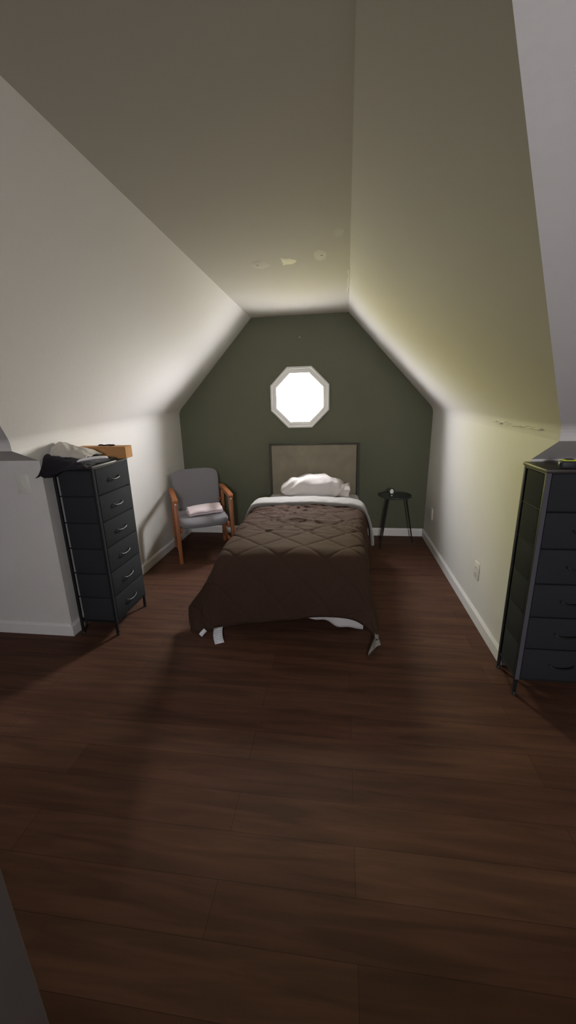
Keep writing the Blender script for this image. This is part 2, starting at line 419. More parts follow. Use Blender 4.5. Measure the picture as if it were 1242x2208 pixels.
# main attic: knee walls facing the camera, main roof slopes either side of the alcove, rear slope, gable walls
def main_front(sgn):
    X, yw, val, fold = (XR, YW_R, valleyR, foldR) if sgn > 0 else (XL, YW_L, valleyL, foldL)
    far = XMAX if sgn > 0 else XMIN
    bm = bmesh.new()
    poly(bm, [(X, yw, 0), (far, yw, 0), (far, yw, KNEE), (X, yw, KNEE)])
    for f in bm.faces:
        f.normal_update()
        if f.normal.y > 0: f.normal_flip()
    struct('wall_front_right' if sgn > 0 else 'wall_front_left', bm, M_wall, recalc=False)
    bm = bmesh.new()
    edge = [Vector((X, yw, KNEE))]+[p.copy() for p in val]
    far_pts = [Vector((far, p.y, p.z)) for p in edge]
    grid(bm, [edge, far_pts])
    for f in bm.faces:
        f.normal_update()
        if f.normal.z > 0: f.normal_flip()
    struct('wall_front_right_slope' if sgn > 0 else 'wall_front_left_slope', bm, M_ceil, recalc=False)
main_front(1); main_front(-1)
# little return that closes the alcove wall up to the knee wall on each side
def holed_wall(name, out, hole, facing):
    bm = bmesh.new(); n_ = len(out)
    ov = [bm.verts.new(p) for p in out]; oe = [bm.edges.new((ov[k], ov[(k+1) % n_])) for k in range(n_)]
    if hole:
        iv = [bm.verts.new(p) for p in hole]; ie = [bm.edges.new((iv[k], iv[(k+1) % len(hole)])) for k in range(len(hole))]
        bmesh.ops.triangle_fill(bm, use_beauty=True, edges=oe+ie)
        hv = set(iv)
        for f in list(bm.faces):
            if all(v in hv for v in f.verts): bm.faces.remove(f)
    else: bm.faces.new(ov)
    for f in bm.faces:
        f.normal_update()
        if f.normal.dot(Vector(facing)) < 0: f.normal_flip()
    return struct(name, bm, M_absorb, recalc=False)
holed_wall('wall_gable_left', [(XMIN, YREAR, 0), (XMIN, YW_L, 0), (XMIN, YW_L, KNEE), (XMIN, yl, ZC), (XMIN, YREAR, ZC)], None, (1, 0, 0))
holed_wall('wall_gable_right', [(XMAX, YREAR, 0), (XMAX, YW_R, 0), (XMAX, YW_R, KNEE), (XMAX, yr, ZC), (XMAX, YREAR, ZC)], None, (-1, 0, 0))
HX, HZ, hx, hz = 0.25, 1.93, 0.19, 0.19
holed_wall('wall_rear', [(XMIN, YREAR, 0), (XMAX, YREAR, 0), (XMAX, YREAR, ZC), (XMIN, YREAR, ZC)],
           [(HX-hx, YREAR, HZ-hz), (HX+hx, YREAR, HZ-hz), (HX+hx, YREAR, HZ+hz), (HX-hx, YREAR, HZ+hz)], (0, 1, 0))
w2 = bpy.data.objects.new('window_added', None); COL.objects.link(w2); w2['kind'] = 'structure'; w2.location = (HX, YREAR, HZ)  # unseen rear window, invented to supply soft light on the near walls
bm = bmesh.new()
for a, b in (((-hx-0.07, 0, -hz-0.07), (hx+0.07, 0.02, -hz)), ((-hx-0.07, 0, hz), (hx+0.07, 0.02, hz+0.07)), ((-hx-0.07, 0, -hz), (-hx, 0.02, hz)), ((hx, 0, -hz), (hx+0.07, 0.02, hz))):
    box(bm, a, b, 0.004)
obj('window_frame', bm, M_trim, w2)
bm = bmesh.new(); poly(bm, [(-hx, -0.02, -hz), (hx, -0.02, -hz), (hx, -0.02, hz), (-hx, -0.02, hz)]); obj('window_pane', bm, M_glass, w2)

# half wall at the head of the stairs, close to the camera
bm = bmesh.new(); box(bm, (-0.755, -6.0, 0), (-0.635, -3.90, 0.84), 0.006)
struct('wall_stair', bm, M_taupe)
bm = bmesh.new(); box(bm, (-0.633, -4.82, 0), (2.2, -4.70, 0.68), 0.006)  # added low wall behind the camera, keeps rear light off the near floor
struct('wall_shade_blocker', bm, M_taupe)

# baseboards
def baseboard(name, a, b, nrm, h=0.088, t=0.014):
    a = Vector(a); b = Vector(b); n_ = Vector(nrm)
    prof = [(0, 0), (t, 0), (t, h*0.80), (t*0.75, h*0.86), (t*0.5, h*0.95), (t*0.3, h), (0, h)]
    bm = bmesh.new()
    rows = [[p+n_*(x+0.0005)+Vector((0, 0, z+0.0005)) for x, z in prof] for p in (a, b)]
    vv = grid(bm, rows, close=True); bm.faces.new(vv[0]); bm.faces.new(vv[1][::-1])
    return struct(name, bm, M_trim)
baseboard('baseboard_back', (XL+0.016, 0, 0), (XR-0.026, 0, 0), (0, -1, 0))
baseboard('baseboard_left', (XL, 0, 0), (XL, YW_L-0.0145, 0), (1, 0, 0))
baseboard('baseboard_right', (XR-0.0105, 0, 0), (XR-0.0015, YW_R-0.001, 0), (-1, 0, 0))
baseboard('baseboard_front_left', (XMIN, YW_L, 0), (XL, YW_L, 0), (0, -1, 0))
baseboard('baseboard_front_right', (XR+0.002, YW_R, 0), (XMAX, YW_R, 0), (0, -1, 0), h=0.088, t=0.002)

# ------------------------------------------------------------------ switch and outlets
sw = thing('light_switch', 'ivory light switch plate on the wall left of the dresser', 'light switch', (-1.990, YW_L-0.0005, 1.048))
bm = bmesh.new(); box(bm, (-0.040, -0.006, -0.060), (0.040, 0, 0.060), 0.003); obj('switch_plate', bm, M_plate, sw, smooth=40)
bm = bmesh.new(); box(bm, (-0.011, -0.009, -0.022), (0.011, -0.004, 0.022), 0.002); tg = obj('switch_bezel', bm, M_plate, sw, smooth=40)
bm = bmesh.new(); box(bm, (-0.005, -0.018, -0.016), (0.005, -0.006, -0.002), 0.0015, rot=Matrix.Rotation(0.25, 3, 'X')); obj('switch_toggle', bm, M_plate, tg, smooth=40)
def outlet(y, z, label):
    o = thing('wall_outlet', label, 'outlet', (XR-0.0065*(1-z/KNEE)*(1-abs(y)/2.2)-0.0035, y, z))
    bm = bmesh.new(); box(bm, (-0.006, -0.036, -0.058), (0.003, 0.036, 0.058), 0.002); pl = obj('outlet_plate', bm, M_plate, o, smooth=40)
    for s in (-1, 1):
        bm = bmesh.new(); box(bm, (-0.008, -0.017, s*0.022-0.014), (-0.004, 0.017, s*0.022+0.014), 0.0015); rc = obj('receptacle', bm, M_plate, o, smooth=40)
        bm = bmesh.new()
        for q in (-0.007, 0.007): box(bm, (-0.0086, q-0.0012, s*0.022-0.005), (-0.0078, q+0.0012, s*0.022+0.006))
        obj('socket_slots', bm, M_slot, rc)
outlet(-1.70, 0.352, 'ivory wall outlet on the right wall nearer the tall dresser')
outlet(-0.32, 0.352, 'ivory wall outlet in the far corner beside the small round table')

# ------------------------------------------------------------------ dressers
def dresser(label, loc, rz, W, D, H, n=6, strip=None):
    """front faces local -y; x across the front"""
    t = thing('fabric_dresser', label, 'dresser', loc, rz)
    hw, hd = W/2, D/2; zb = 0.105; zt = H-0.016
    for sx in (-1, 1):
        for sy in (-1, 1):
            bm = bmesh.new(); x, y = sx*(hw-0.009), sy*(hd-0.009)
            box(bm, (x-0.008, y-0.008, 0.012), (x+0.008, y+0.008, zt), 0.002)
            p = obj('post', bm, M_black_metal, t, smooth=40)
            bm = bmesh.new(); lathe(bm, [(0.012, 0.0), (0.012, 0.010), (0.009, 0.016)], 16)
            obj('foot', bm, M_slot, p, loc=(x, y, 0.0), smooth=40)
    def rail(lo, hi):
        bm = bmesh.new(); box(bm, lo, hi, 0.001); obj('rail', bm, M_black_metal, t)
    for z in (zb-0.014, zt-0.012):
        for sy in (-1, 1): rail((-hw+0.017, sy*(hd-0.009)-0.006, z), (hw-0.017, sy*(hd-0.009)+0.006, z+0.012))
        for sx in (-1, 1): rail((sx*(hw-0.009)-0.006, -hd+0.017, z), (sx*(hw-0.009)+0.006, hd-0.017, z+0.012))
    for k in range(1, n):
        z = zb+(zt-zb)*k/n
        for sx in (-1, 1): rail((sx*(hw-0.012)-0.004, -hd+0.017, z-0.004), (sx*(hw-0.012)+0.004, hd-0.017, z+0.004))
    bm = bmesh.new(); box(bm, (-hw-0.004, -hd-0.004, zt), (hw+0.004, hd+0.004, H), 0.003); obj('top_board', bm, M_top, t, smooth=40)
    # grey fabric edging strip up the front left corner
    for sx in (-1, 1):
        bm = bmesh.new(); x = sx*(hw-0.010); box(bm, (x-0.010, -hd-0.002, zb-0.01), (x+0.010, -hd-0.0005, zt-0.001), 0.0005)
        obj('edge_strip', bm, strip or M_drawer_rim, t)
    hh = (zt-zb)/n
    for k in range(n):
        z0 = zb+hh*k+0.003; z1 = zb+hh*(k+1)-0.004
        bm = bmesh.new()
        box(bm, (-hw+0.003, -hd+0.004, z0), (hw-0.003, hd-0.036, z1), 0.004)
        d = obj('drawer', bm, M_drawer, t, smooth=40)
        bm = bmesh.new(); box(bm, (-hw+0.021, -hd-0.006, z0), (hw-0.004, -hd+0.006, z1), 0.004); obj('drawer_front', bm, M_drawer, d, smooth=40)
        bm = bmesh.new(); zc = (z0+z1)/2
        pts = [(0.055*math.cos(a), -hd-0.008-0.016*math.sin(a)**0.6, zc+0.006-0.014*math.sin(a)) for a in [PI*i/14 for i in range(15)]]
        tube(bm, pts, 0.0038, 8); obj('handle', bm, M_handle, d, smooth=60)
    return t
dresser('tall black fabric dresser on the left with clothes and a cardboard box on top', (-1.668, -1.962, 0), PI/2, 0.40, 0.27, 1.150, strip=M_drawer)
dresser('tall black fabric dresser on the right, partly cut off, tape measure on top', (1.036, -2.365, 0), 0.0, 0.40, 0.228, 1.180)

# ------------------------------------------------------------------ bed
bed = thing('bed_frame', 'low black bed frame with taupe panelled headboard under the octagon window', 'bed', (-0.345, -1.0, 0))
BX = 0.47
bm = bmesh.new(); box(bm, (-0.466, 0.915, 0.30), (0.452, 0.947, 1.035), 0.010, 3); obj('headboard_panel', bm, M_hboard, bed, smooth=40)
bm = bmesh.new(); box(bm, (-0.490, 0.912, 1.036), (0.485, 0.950, 1.050), 0.003); obj('headboard_rail', bm, M_bed_metal, bed)
for s in (-1, 1):
    bm = bmesh.new(); x = -0.478 if s < 0 else 0.470
    box(bm, (x-0.012, 0.912, 0.0), (x+0.015, 0.948, 1.036), 0.003); obj('headboard_post', bm, M_bed_metal, bed)
    bm = bmesh.new(); box(bm, (s*0.455-0.014, -0.91, 0.175), (s*0.455+0.014, 0.905, 0.215), 0.003); obj('side_rail', bm, M_black_metal, bed)
    bm = bmesh.new(); box(bm, (s*0.455-0.016, -0.90, 0.0), (s*0.455+0.016, -0.868, 0.174), 0.003); obj('leg', bm, M_black_metal, bed)
bm = bmesh.new(); box(bm, (-0.44, -0.91, 0.175), (0.44, -0.885, 0.215), 0.003); obj('foot_rail', bm, M_black_metal, bed)
for k in range(11):
    bm = bmesh.new(); box(bm, (-0.44, -0.80+0.16*k, 0.197), (0.44, -0.74+0.16*k, 0.214), 0.002); obj('slat', bm, M_oak, bed)

mat_t = thing('mattress', 'mattress under the brown comforter, white sheet showing beside the pillow', 'mattress', (-0.345, -1.0, 0.2165))
bm = bmesh.new(); box(bm, (-0.470, -0.925, 0.0), (0.440, 0.895, 0.270), 0.05, 4); obj('mattress_core', bm, M_sheet, mat_t, smooth=50)
# fitted sheet: shell over the head end plus the loose corner hanging at the foot on the right
rows = []
for i in range(25):
    t = i/24; y = 0.895-0.62*t; r = []
    prof = [(-0.485, 0.06), (-0.488, 0.14), (-0.486, 0.22), (-0.472, 0.270), (-0.42, 0.288), (-0.2, 0.292), (0, 0.294), (0.2, 0.292), (0.42, 0.288), (0.468, 0.270), (0.482, 0.22), (0.484, 0.14), (0.481, 0.06)]
    for x, z in prof:
        dz = 0.004*nz(x*9, y*11, 3)
        yy = y+0.014 if i == 0 else y
        r.append(Vector((x, min(yy, 0.90), z+dz-(0.02 if i == 0 else 0))))
    rows.append(spline(r, 3))
bm = bmesh.new(); grid(bm, rows)
fs = obj('fitted_sheet', bm, M_sheet, mat_t, smooth=60)
md = fs.modifiers.new('thick', 'SOLIDIFY'); md.thickness = 0.003; md.offset = 1
ctrl = []
xs = [0.04, 0.12, 0.20, 0.28, 0.36, 0.42, 0.455]
bot = [0.085, 0.055, 0.045, 0.020, 0.012, -0.012, -0.010]
for j in range(5):
    t = j/4
    ctrl.append([Vector((x+0.012*math.sin(7*x+2)*t, -0.938-0.03*t-0.02*t*math.sin(x*26), 0.10*(1-t)+(0.002 if 0 else 0)+t*(b-0.2165+0.02))) for x, b in zip(xs, bot)])
bm = bmesh.new(); grid(bm, surf(ctrl, 4, 4))
sc_ = obj('sheet_corner', bm, M_sheet, mat_t, smooth=60); sc_['label'] = 'loose white sheet corner hanging below the comforter hem'
md = sc_.modifiers.new('thick', 'SOLIDIFY'); md.thickness = 0.003

# comforter
def top_row(y, l=0.0, r=0.0, z=0.0):
    return [(-.93+l, y, .13), (-.925+l, y, .28), (-.90+l, y, .44+z), (-.845+l, y, .530+z), (-.6, y, .548+z), (-.345, y, .553+z), (-.1, y, .548+z), (.085+r, y, .530+z), (.145+r, y, .44+z), (.163+r, y, .28), (.172+r, y, .13)]
ctrl = [top_row(-.70, 0, .03, .01), top_row(-.95, 0, .02, .008), top_row(-1.25, 0, .005, .005), top_row(-1.55, 0.0, -.01), top_row(-1.78, -.005, -.012),
  [(-1.00, -1.83, .13), (-.96, -1.85, .27), (-.91, -1.87, .42), (-.845, -1.88, .522), (-.6, -1.895, .545), (-.345, -1.90, .55), (-.1, -1.895, .545), (.07, -1.88, .525), (.125, -1.86, .43), (.145, -1.84, .28), (.16, -1.83, .13)],
  [(-1.08, -1.88, .14), (-1.01, -1.92, .255), (-.93, -1.955, .385), (-.845, -1.965, .49), (-.6, -1.978, .505), (-.345, -1.98, .508), (-.1, -1.978, .505), (.07, -1.965, .49), (.125, -1.94, .40), (.15, -1.90, .28), (.17, -1.88, .14)],
  [(-1.118, -1.95, .12), (-1.04, -1.99, .20), (-.95, -2.02, .30), (-.85, -2.025, .39), (-.6, -2.022, .40), (-.345, -2.026, .40), (-.1, -2.022, .40), (.075, -2.02, .39), (.135, -2.0, .31), (.165, -1.97, .22), (.19, -1.95, .12)],
  [(-1.10, -2.02, .065), (-1.03, -2.035, .12), (-.95, -2.05, .18), (-.85, -2.055, .235), (-.6, -2.05, .25), (-.345, -2.052, .255), (-.1, -2.048, .255), (.07, -2.045, .25), (.14, -2.06, .20), (.178, -2.07, .14), (.190, -2.10, .07)],
  [(-1.055, -2.088, .010), (-.99, -2.092, .014), (-.91, -2.085, .024), (-.83, -2.07, .038), (-.6, -2.06, .078), (-.40, -2.062, .108), (-.2, -2.055, .138), (.02, -2.05, .128), (.125, -2.10, .085), (.170, -2.19, .05), (.118, -2.275, .006)]]
rows = surf(ctrl, 26, 24)
NR, NC = len(rows), len(rows[0])
# arc length coordinates for the quilting
mid = NC//2
va = [0.0]
for i in range(1, NR): va.append(va[-1]+(rows[i][mid]-rows[i-1][mid]).length)
ref = rows[60]
ua = [0.0]
for j in range(1, NC): ua.append(ua[-1]+(ref[j]-ref[j-1]).length)
u0 = ua[mid]
nn = normals(rows)
PU, PV = 0.30, 0.30
out_rows = []
for i in range(NR):
    r = []
    for j in range(NC):
        u = ua[j]-u0-0.045; v = va[i]+0.07
        a = (u/PU+v/PV); b = (u/PU-v/PV)
        da = abs(a-round(a)); db = abs(b-round(b))
        d = min(da, db)*PU*0.7
        fd = max(0.0, min(1.0, (va[i]-0.95)/0.30))
        puff = (0.012*(1-math.exp(-(d/0.0075)**1.2))+0.003*min(1.0, (da*db)*4.5))*(1-0.6*fd)+0.006*fd
        head = max(0.0, min(1.0, (0.95-va[i])/0.45))*(0.55+0.6*max(0.0, min(1.0, 0.5+nz(ua[j]*1.6, va[i]*1.6, 21)*1.2)))
        y_, x_ = va[i], ua[j]
        wr = (1-abs(nz(x_*1.9+0.9*nz(x_*2, y_*3), y_*15.0+1.6*nz(x_*2.4, y_*2, 5), 7)))**3
        wr2 = nz(x_*6.0, y_*26.0, 1.5)
        wr3 = (1-abs(nz(x_*2.8+1.0*nz(x_*3, y_*4, 8), y_*25.0+2.2*nz(x_*3, y_*3, 6), 17)))**4
        wk = head*(0.017*(wr-0.5)+0.013*(wr3-0.4)+0.004*wr2)
        fd = max(0.0, min(1.0, (va[i]-1.25)/0.45))
        drape = fd*(0.011*math.sin(x_*23+1.5*nz(x_*3, 0.5, 2))*(0.5+0.5*nz(x_*4, y_*1.2, 9))+0.005*nz(x_*18, y_*3, 4))
        edge = min(1.0, min(j, NC-1-j)/4.0, (NR-1-i)/4.0)
        sag = 0.006*nz(x_*4, y_*4, 11)
        r.append(rows[i][j]+nn[i][j]*((puff+wk+drape)*edge+sag*edge-0.013))
    out_rows.append(r)
for r in out_rows:
    for p in r: p.z = max(p.z, 0.004)
bm = bmesh.new(); vv = grid(bm, out_rows)
bm.normal_update()
if sum(f.normal.z for f in bm.faces if f.calc_center_median().z > 0.5) < 0:
    for f in bm.faces: f.normal_flip()
comf = thing('comforter', 'chocolate brown diamond-quilted comforter covering the bed down to the floor', 'comforter', (0, 0, 0))
q = obj('quilted_cover', bm, [M_brown, M_lining], comf, smooth=80, recalc=False)
md = q.modifiers.new('thick', 'SOLIDIFY'); md.thickness = 0.012; md.offset = -1; md.material_offset = 1; md.material_offset_rim = 0; md.use_rim = True
# turned-back band showing the pale lining
ctrl = []
sec = [(-.62, -.004), (-.55, .030), (-.47, .038), (-.42, .022), (-.405, .0)]
def band_profile(y, dz, k):
    # follows the bed top, drops down the right side as a folded corner
    lift = dz
    return [(-.935, y-.10, .30), (-.942, y-.06, .40+lift), (-.912, y-.02, .495+lift*1.0), (-.838, y, .553+lift), (-.6, y+.03, .560+lift), (-.345, y+.045, .565+lift), (-.1, y+.03, .560+lift), (.09, y-.01, .552+lift), (.165, y-.03, .502+lift), (.202+lift*.5, y-.05, .40), (.222+lift*.6, y-.06, .285), (.230+lift*.6, y-.065, .21)]
ctrl = [band_profile(-.825, -.012, 0), band_profile(-.835, .022, 1), band_profile(-.78, .036, 2), band_profile(-.69, .034, 3), band_profile(-.61, .026, 4), band_profile(-.575, .004, 5), band_profile(-.58, -.02, 6)]
rows = surf(ctrl, 8, 6); nn = normals(rows)
for i in range(len(rows)):
    for j in range(len(rows[0])):
        p = rows[i][j]
        rows[i][j] = p+nn[i][j]*(0.006*nz(p.x*14, p.y*10, p.z*10)+0.003*nz(p.x*40, p.y*20, 3))
bm = bmesh.new(); grid(bm, rows); bm.normal_update()
if sum(f.normal.z for f in bm.faces) < 0:
    for f in bm.faces: f.normal_flip()
fb = obj('turned_back_edge', bm, M_lining, comf, smooth=80, recalc=False); fb['label'] = 'pale grey turned-back edge of the comforter'
md = fb.modifiers.new('thick', 'SOLIDIFY'); md.thickness = 0.008; md.offset = -1
# care tags sewn to the hem
def ribbon(name, a, b, w_, m, parent, curl=0.012):
    a = Vector(a); b = Vector(b); d = (b-a); s = d.cross(Vector((0.25, -1, 0.2))).normalized()
    rows = []
    for i in range(9):
        t = i/8; p = a.lerp(b, t)+Vector((-0.4, -1, 0.4)).normalized()*curl*math.sin(PI*t)
        rows.append([p-s*w_/2, p, p+s*w_/2])
    bm = bmesh.new(); grid(bm, rows)
    o = obj(name, bm, m, parent, smooth=60); md = o.modifiers.new('thick', 'SOLIDIFY'); md.thickness = 0.0012
    return o, rows
o, rws = ribbon('care_tag', (-0.858, -2.088, 0.058), (-0.822, -2.190, 0.004), 0.060, M_tag, comf)
o['label'] = 'white care tag sewn to the hem'
bm = bmesh.new()
for k in range(2, 8):
    a, b = rws[k][0].lerp(rws[k][2], 0.14), rws[k][0].lerp(rws[k][2], 0.86 if k % 2 else 0.7)
    off = Vector((0, -0.0010, 0.0022))
    tube(bm, [a+off, b+off], 0.0012, 5)
obj('tag_print', bm, M_tag_ink, o)
o, _ = ribbon('care_tag', (-0.945, -2.098, 0.038), (-0.972, -2.128, 0.012), 0.028, M_tag, comf, 0.004); o['label'] = 'short white tag at the hem corner'

# pillow
pil = thing('pillow', 'white rumpled pillow at the head of the bed', 'pillow', (-0.350, -0.275, 0.514))
bm = bmesh.new()
L_, Wd, T_ = 0.335, 0.19, 0.29
NU, NV = 64, 40
def pil_pt(a, b):
    x = math.copysign(abs(math.cos(b)*math.cos(a))**0.62, math.cos(b)*math.cos(a))*1.0
    # superellipsoid: a around, b latitude
    ca, sa, cb, sb = math.cos(a), math.sin(a), math.cos(b), math.sin(b)
    sg = lambda v, e: math.copysign(abs(v)**e, v)
    X = L_*sg(cb, 0.55)*sg(ca, 0.55); Y = Wd*sg(cb, 0.55)*sg(sa, 0.55); Z = T_/2*sg(sb, 0.85)
    k = 1-0.10*(abs(X)/L_)**3
    Z *= (1-0.42*(abs(X)/L_)**2.4)
    if Z < 0: Z *= 0.55
    return Vector((X, Y*k, Z+T_*0.28))
rows = []
for i in range(NV+1):
    b = -PI/2+PI*i/NV
    rows.append([pil_pt(2*PI*j/NU, b) for j in range(NU)])
for r in rows:
    for p in r:
        c = max(0.0, -p.y/Wd)
        # creases radiating from the left corner and crumples on the right
        ang = math.atan2(p.z-0.01, p.x+0.40)
        cre = math.sin(ang*26+2.2*nz(p.x*5, p.y*4, p.z*5))*math.exp(-((p.x+0.12)/0.16)**2)
        crum = (1-2*abs(nz(p.x*11, p.y*9, p.z*13)))*max(0, min(1, (p.x+0.05)/0.15))
        n_ = (p-Vector((p.x*0.8, 0, 0.05))).normalized()
        p += n_*(0.013*cre+0.022*crum+0.008*nz(p.x*6, p.y*6, p.z*6))
        p.z = max(p.z, 0.0)
vv = grid(bm, rows, close=True); bmesh.ops.remove_doubles(bm, verts=bm.verts, dist=1e-5)
obj('pillowcase', bm, M_pillow, pil, smooth=70)
# open end of the pillowcase gathered at the right
rows = []
for i in range(11):
    t = i/10; r = []
    for k in range(40):
        a = 2*PI*k/40
        fl = 0.058+0.018*t+0.010*math.sin(5*a+2)*t
        r.append(Vector((0.262+0.115*t+0.012*math.sin(3*a)*t, -0.02+(fl*1.75)*math.cos(a)*(1-0.05*t), max(0.002, 0.066+fl*0.95*math.sin(a)+0.006*math.sin(7*a)*t))))
    rows.append(r)
bm = bmesh.new(); grid(bm, rows, close=True)
o = obj('pillowcase_hem', bm, M_pillow, pil, smooth=70); md = o.modifiers.new('thick', 'SOLIDIFY'); md.thickness = 0.004
pil.rotation_euler = (0, 0, 0.0)

# ------------------------------------------------------------------ armchair
ch = thing('armchair', 'oak framed armchair with blue grey padded seat and back beside the bed', 'chair', (-1.479, -0.579, 0), math.radians(28))
def leg_obj(name, a, b, wx, wy, wx2=None, wy2=None, parent=ch):
    bm = bmesh.new(); bar(bm, a, b, wx, wy, 0.005, side=(1, 0, 0), wx2=wx2, wy2=wy2); return obj(name, bm, M_oak, parent, smooth=40)
AX = 0.262
for s in (-1, 1):
    leg_obj('front_leg', (s*AX, -0.285, 0.0), (s*AX, -0.245, 0.618), 0.034, 0.044, 0.034, 0.058)
    leg_obj('rear_leg', (s*AX, 0.225, 0.0), (s*AX, 0.16, 0.60), 0.030, 0.040, 0.030, 0.050)
    bm = bmesh.new()
    prof = [(-0.278, 0.600), (-0.280, 0.622), (-0.262, 0.640), (0.15, 0.655), (0.215, 0.652), (0.218, 0.630), (0.15, 0.622), (-0.20, 0.606)]
    rws = [[Vector((s*AX+dx, y, z)) for y, z in prof] for dx in (-0.024, 0.024)]
    vv = grid(bm, rws, close=True); bm.faces.new(vv[0]); bm.faces.new(vv[1][::-1])
    bmesh.ops.bevel(bm, geom=list(bm.edges), offset=0.004, segments=2, affect='EDGES')
    arm = obj('armrest', bm, M_oak, ch, smooth=40)
    bm = bmesh.new(); lathe(bm, [(0.0, 0.006), (0.007, 0.006), (0.008, 0.0)], 14)
    pl = obj('screw_plug', bm, M_plate, arm, loc=(s*AX, -0.277, 0.592)); pl.rotation_euler = (PI/2, 0, 0)
    leg_obj('side_stretcher', (s*AX, -0.272, 0.11), (s*AX, 0.212, 0.11), 0.024, 0.040)
    leg_obj('seat_rail', (s*(AX-0.030), -0.25, 0.318), (s*(AX-0.030), 0.19, 0.298), 0.026, 0.05)
leg_obj('cross_rail', (-AX+0.043, -0.18, 0.312), (AX-0.043, -0.18, 0.312), 0.05, 0.024)
leg_obj('cross_rail', (-AX+0.043, 0.15, 0.302), (AX-0.043, 0.15, 0.302), 0.05, 0.024)
def cushion(name, w_, d_, th, fn, nx=30, ny=30, e=0.35):
    rows = []
    for i in range(ny+1):
        b = -PI/2+PI*i/ny; r = []
        for j in range(2*nx):
            a = 2*PI*j/(2*nx)
            sg = lambda v, e_: math.copysign(abs(v)**e_, v)
            X = w_/2*sg(math.cos(b), 0.30)*sg(math.cos(a), 0.30); Y = d_/2*sg(math.cos(b), 0.30)*sg(math.sin(a), 0.30); Z = th/2*sg(math.sin(b), 0.55)
            r.append(fn(X, Y, Z))
        rows.append(r)
    bm = bmesh.new(); grid(bm, rows, close=True); bmesh.ops.remove_doubles(bm, verts=bm.verts, dist=1e-5)
    return obj(name, bm, M_uph, ch, smooth=60)
def seat_fn(X, Y, Z):
    bow = -0.035*(1-(X/0.24)**2) if Y < 0 else 0
    return Vector((X, -0.035+Y+bow*(abs(Y)/0.25), 0.385+Z-0.03*(max(0, -Y)/0.25)**3*(1 if Z > 0 else 0.3)-0.018*(Y+0.25)-0.010*(1-(X/0.25)**2)*(1 if Z > 0 else 0)))
cushion('seat_cushion', 0.478, 0.48, 0.098, seat_fn)
def back_fn(X, Y, Z):
    # Y is height along the back, Z thickness
    curve = 0.045*(1-(X/0.25)**2)
    h = Y
    rec = 0.10*(h+0.21)/0.42
    return Vector((X*(1+0.04*h/0.2), 0.150+rec*0.9+curve+Z, 0.605+h+0.008*(1-(X/0.25)**2)))
cushion('back_cushion', 0.472, 0.43, 0.062, back_fn)
for s in (-1, 1):
    leg_obj('back_bracket', (s*(AX-0.018), 0.166, 0.50), (s*(AX-0.050), 0.182, 0.50), 0.05, 0.02)

# folded towel on the chair
bm = bmesh.new(); rows = []
Lt = 0.335
path = []
for i in range(60):                                    # spiral-like fold seen at the end
    t = i/59
    path.append(t)
def fold_profile(n=60):
    pts = []
    layers = [0.010, 0.030, 0.050]; hw = 0.075
    ys = []
    for k, z in enumerate(layers):
        seq = [(-hw+0.01+hw*2*i/12*0.95, z) for i in range(13)]
        if k % 2: seq = seq[::-1]
        pts += seq
        if k < 2:
            x = seq[-1][0]; sgn = 1 if k % 2 == 0 else -1
            for a in (0.25, 0.5, 0.75): pts.append((x+sgn*0.010*math.sin(PI*a), z+0.020*a))
    return pts
pr = fold_profile()
for i in range(29):
    t = i/28; x = -Lt/2+Lt*t
    bulge = 1.0+0.10*math.sin(PI*t)
    rows.append([Vector((x+0.008*nz(y*30, z*30, 1)*(1 if i in (0, 28) else 0.3), y*(1+0.06*nz(x*6, 1)), 0.004+z*bulge*(1+0.22*(y/0.075))+0.004*nz(x*14, y*20, z*10))) for y, z in pr])
grid(bm, rows)
tw = obj('folded_towel', bm, M_towel, smooth=70, loc=(-1.415, -0.640, 0.424)); tw.rotation_euler = (math.radians(-1), math.radians(-1.0), math.radians(31))
md = tw.modifiers.new('thick', 'SOLIDIFY'); md.thickness = 0.015; md.offset = 0
tag(tw, 'folded pale pink towel lying on the grey chair seat', 'towel')

# ------------------------------------------------------------------ round table and the little dial on it
tb = thing('side_table', 'small black round side table with thin splayed legs in the far right corner', 'table', (0.505, -0.275, 0))
bm = bmesh.new(); lathe(bm, [(0.0, 0.520), (0.150, 0.520), (0.158, 0.524), (0.160, 0.532), (0.158, 0.540), (0.152, 0.542), (0.148, 0.534), (0.0, 0.534)], 48); obj('tabletop', bm, M_table, tb, smooth=40)
for x, y in ((0.205, 0.055), (-0.120, 0.165), (-0.150, -0.145)):
    bm = bmesh.new(); k = 0.52; tube(bm, [(x*k, y*k, 0.521), (x, y, 0.003)], [0.009, 0.0065], 10); obj('leg', bm, M_black_metal, tb, smooth=60)
dl = thing('alarm_clock', 'tiny round clock with white dial standing on the black side table', 'clock', (0.455, -0.335, 0.5348))
bm = bmesh.new(); lathe(bm, [(0.0, 0.012), (0.020, 0.012), (0.031, 0.008), (0.033, 0.0), (0.031, -0.010), (0.026, -0.012), (0.024, -0.008), (0.0, -0.008)], 28); o = obj('case', bm, M_tape_black, dl, smooth=40, loc=(0, 0, 0.053)); o.rotation_euler = (PI/2-0.12, 0, 0)
for v in o.data.vertices: v.co.z = -v.co.z
o.data.flip_normals()
bm = bmesh.new(); lathe(bm, [(0.0, 0.0115), (0.020, 0.0110), (0.0225, 0.009)], 28); d2 = obj('dial', bm, M_face, dl, smooth=40, loc=(0, 0, 0.053)); d2.rotation_euler = (PI/2-0.12, 0, 0)
d2.scale = (0.80, 1.05, 1)
bm = bmesh.new(); box(bm, (-0.018, -0.016, 0.0), (0.018, 0.016, 0.024), 0.004); obj('base', bm, M_tape_black, dl, smooth=40)
bm = bmesh.new(); box(bm, (-0.006, -0.0185, 0.008), (0.007, -0.0155, 0.017), 0.001); obj('button', bm, M_face, dl, smooth=40)

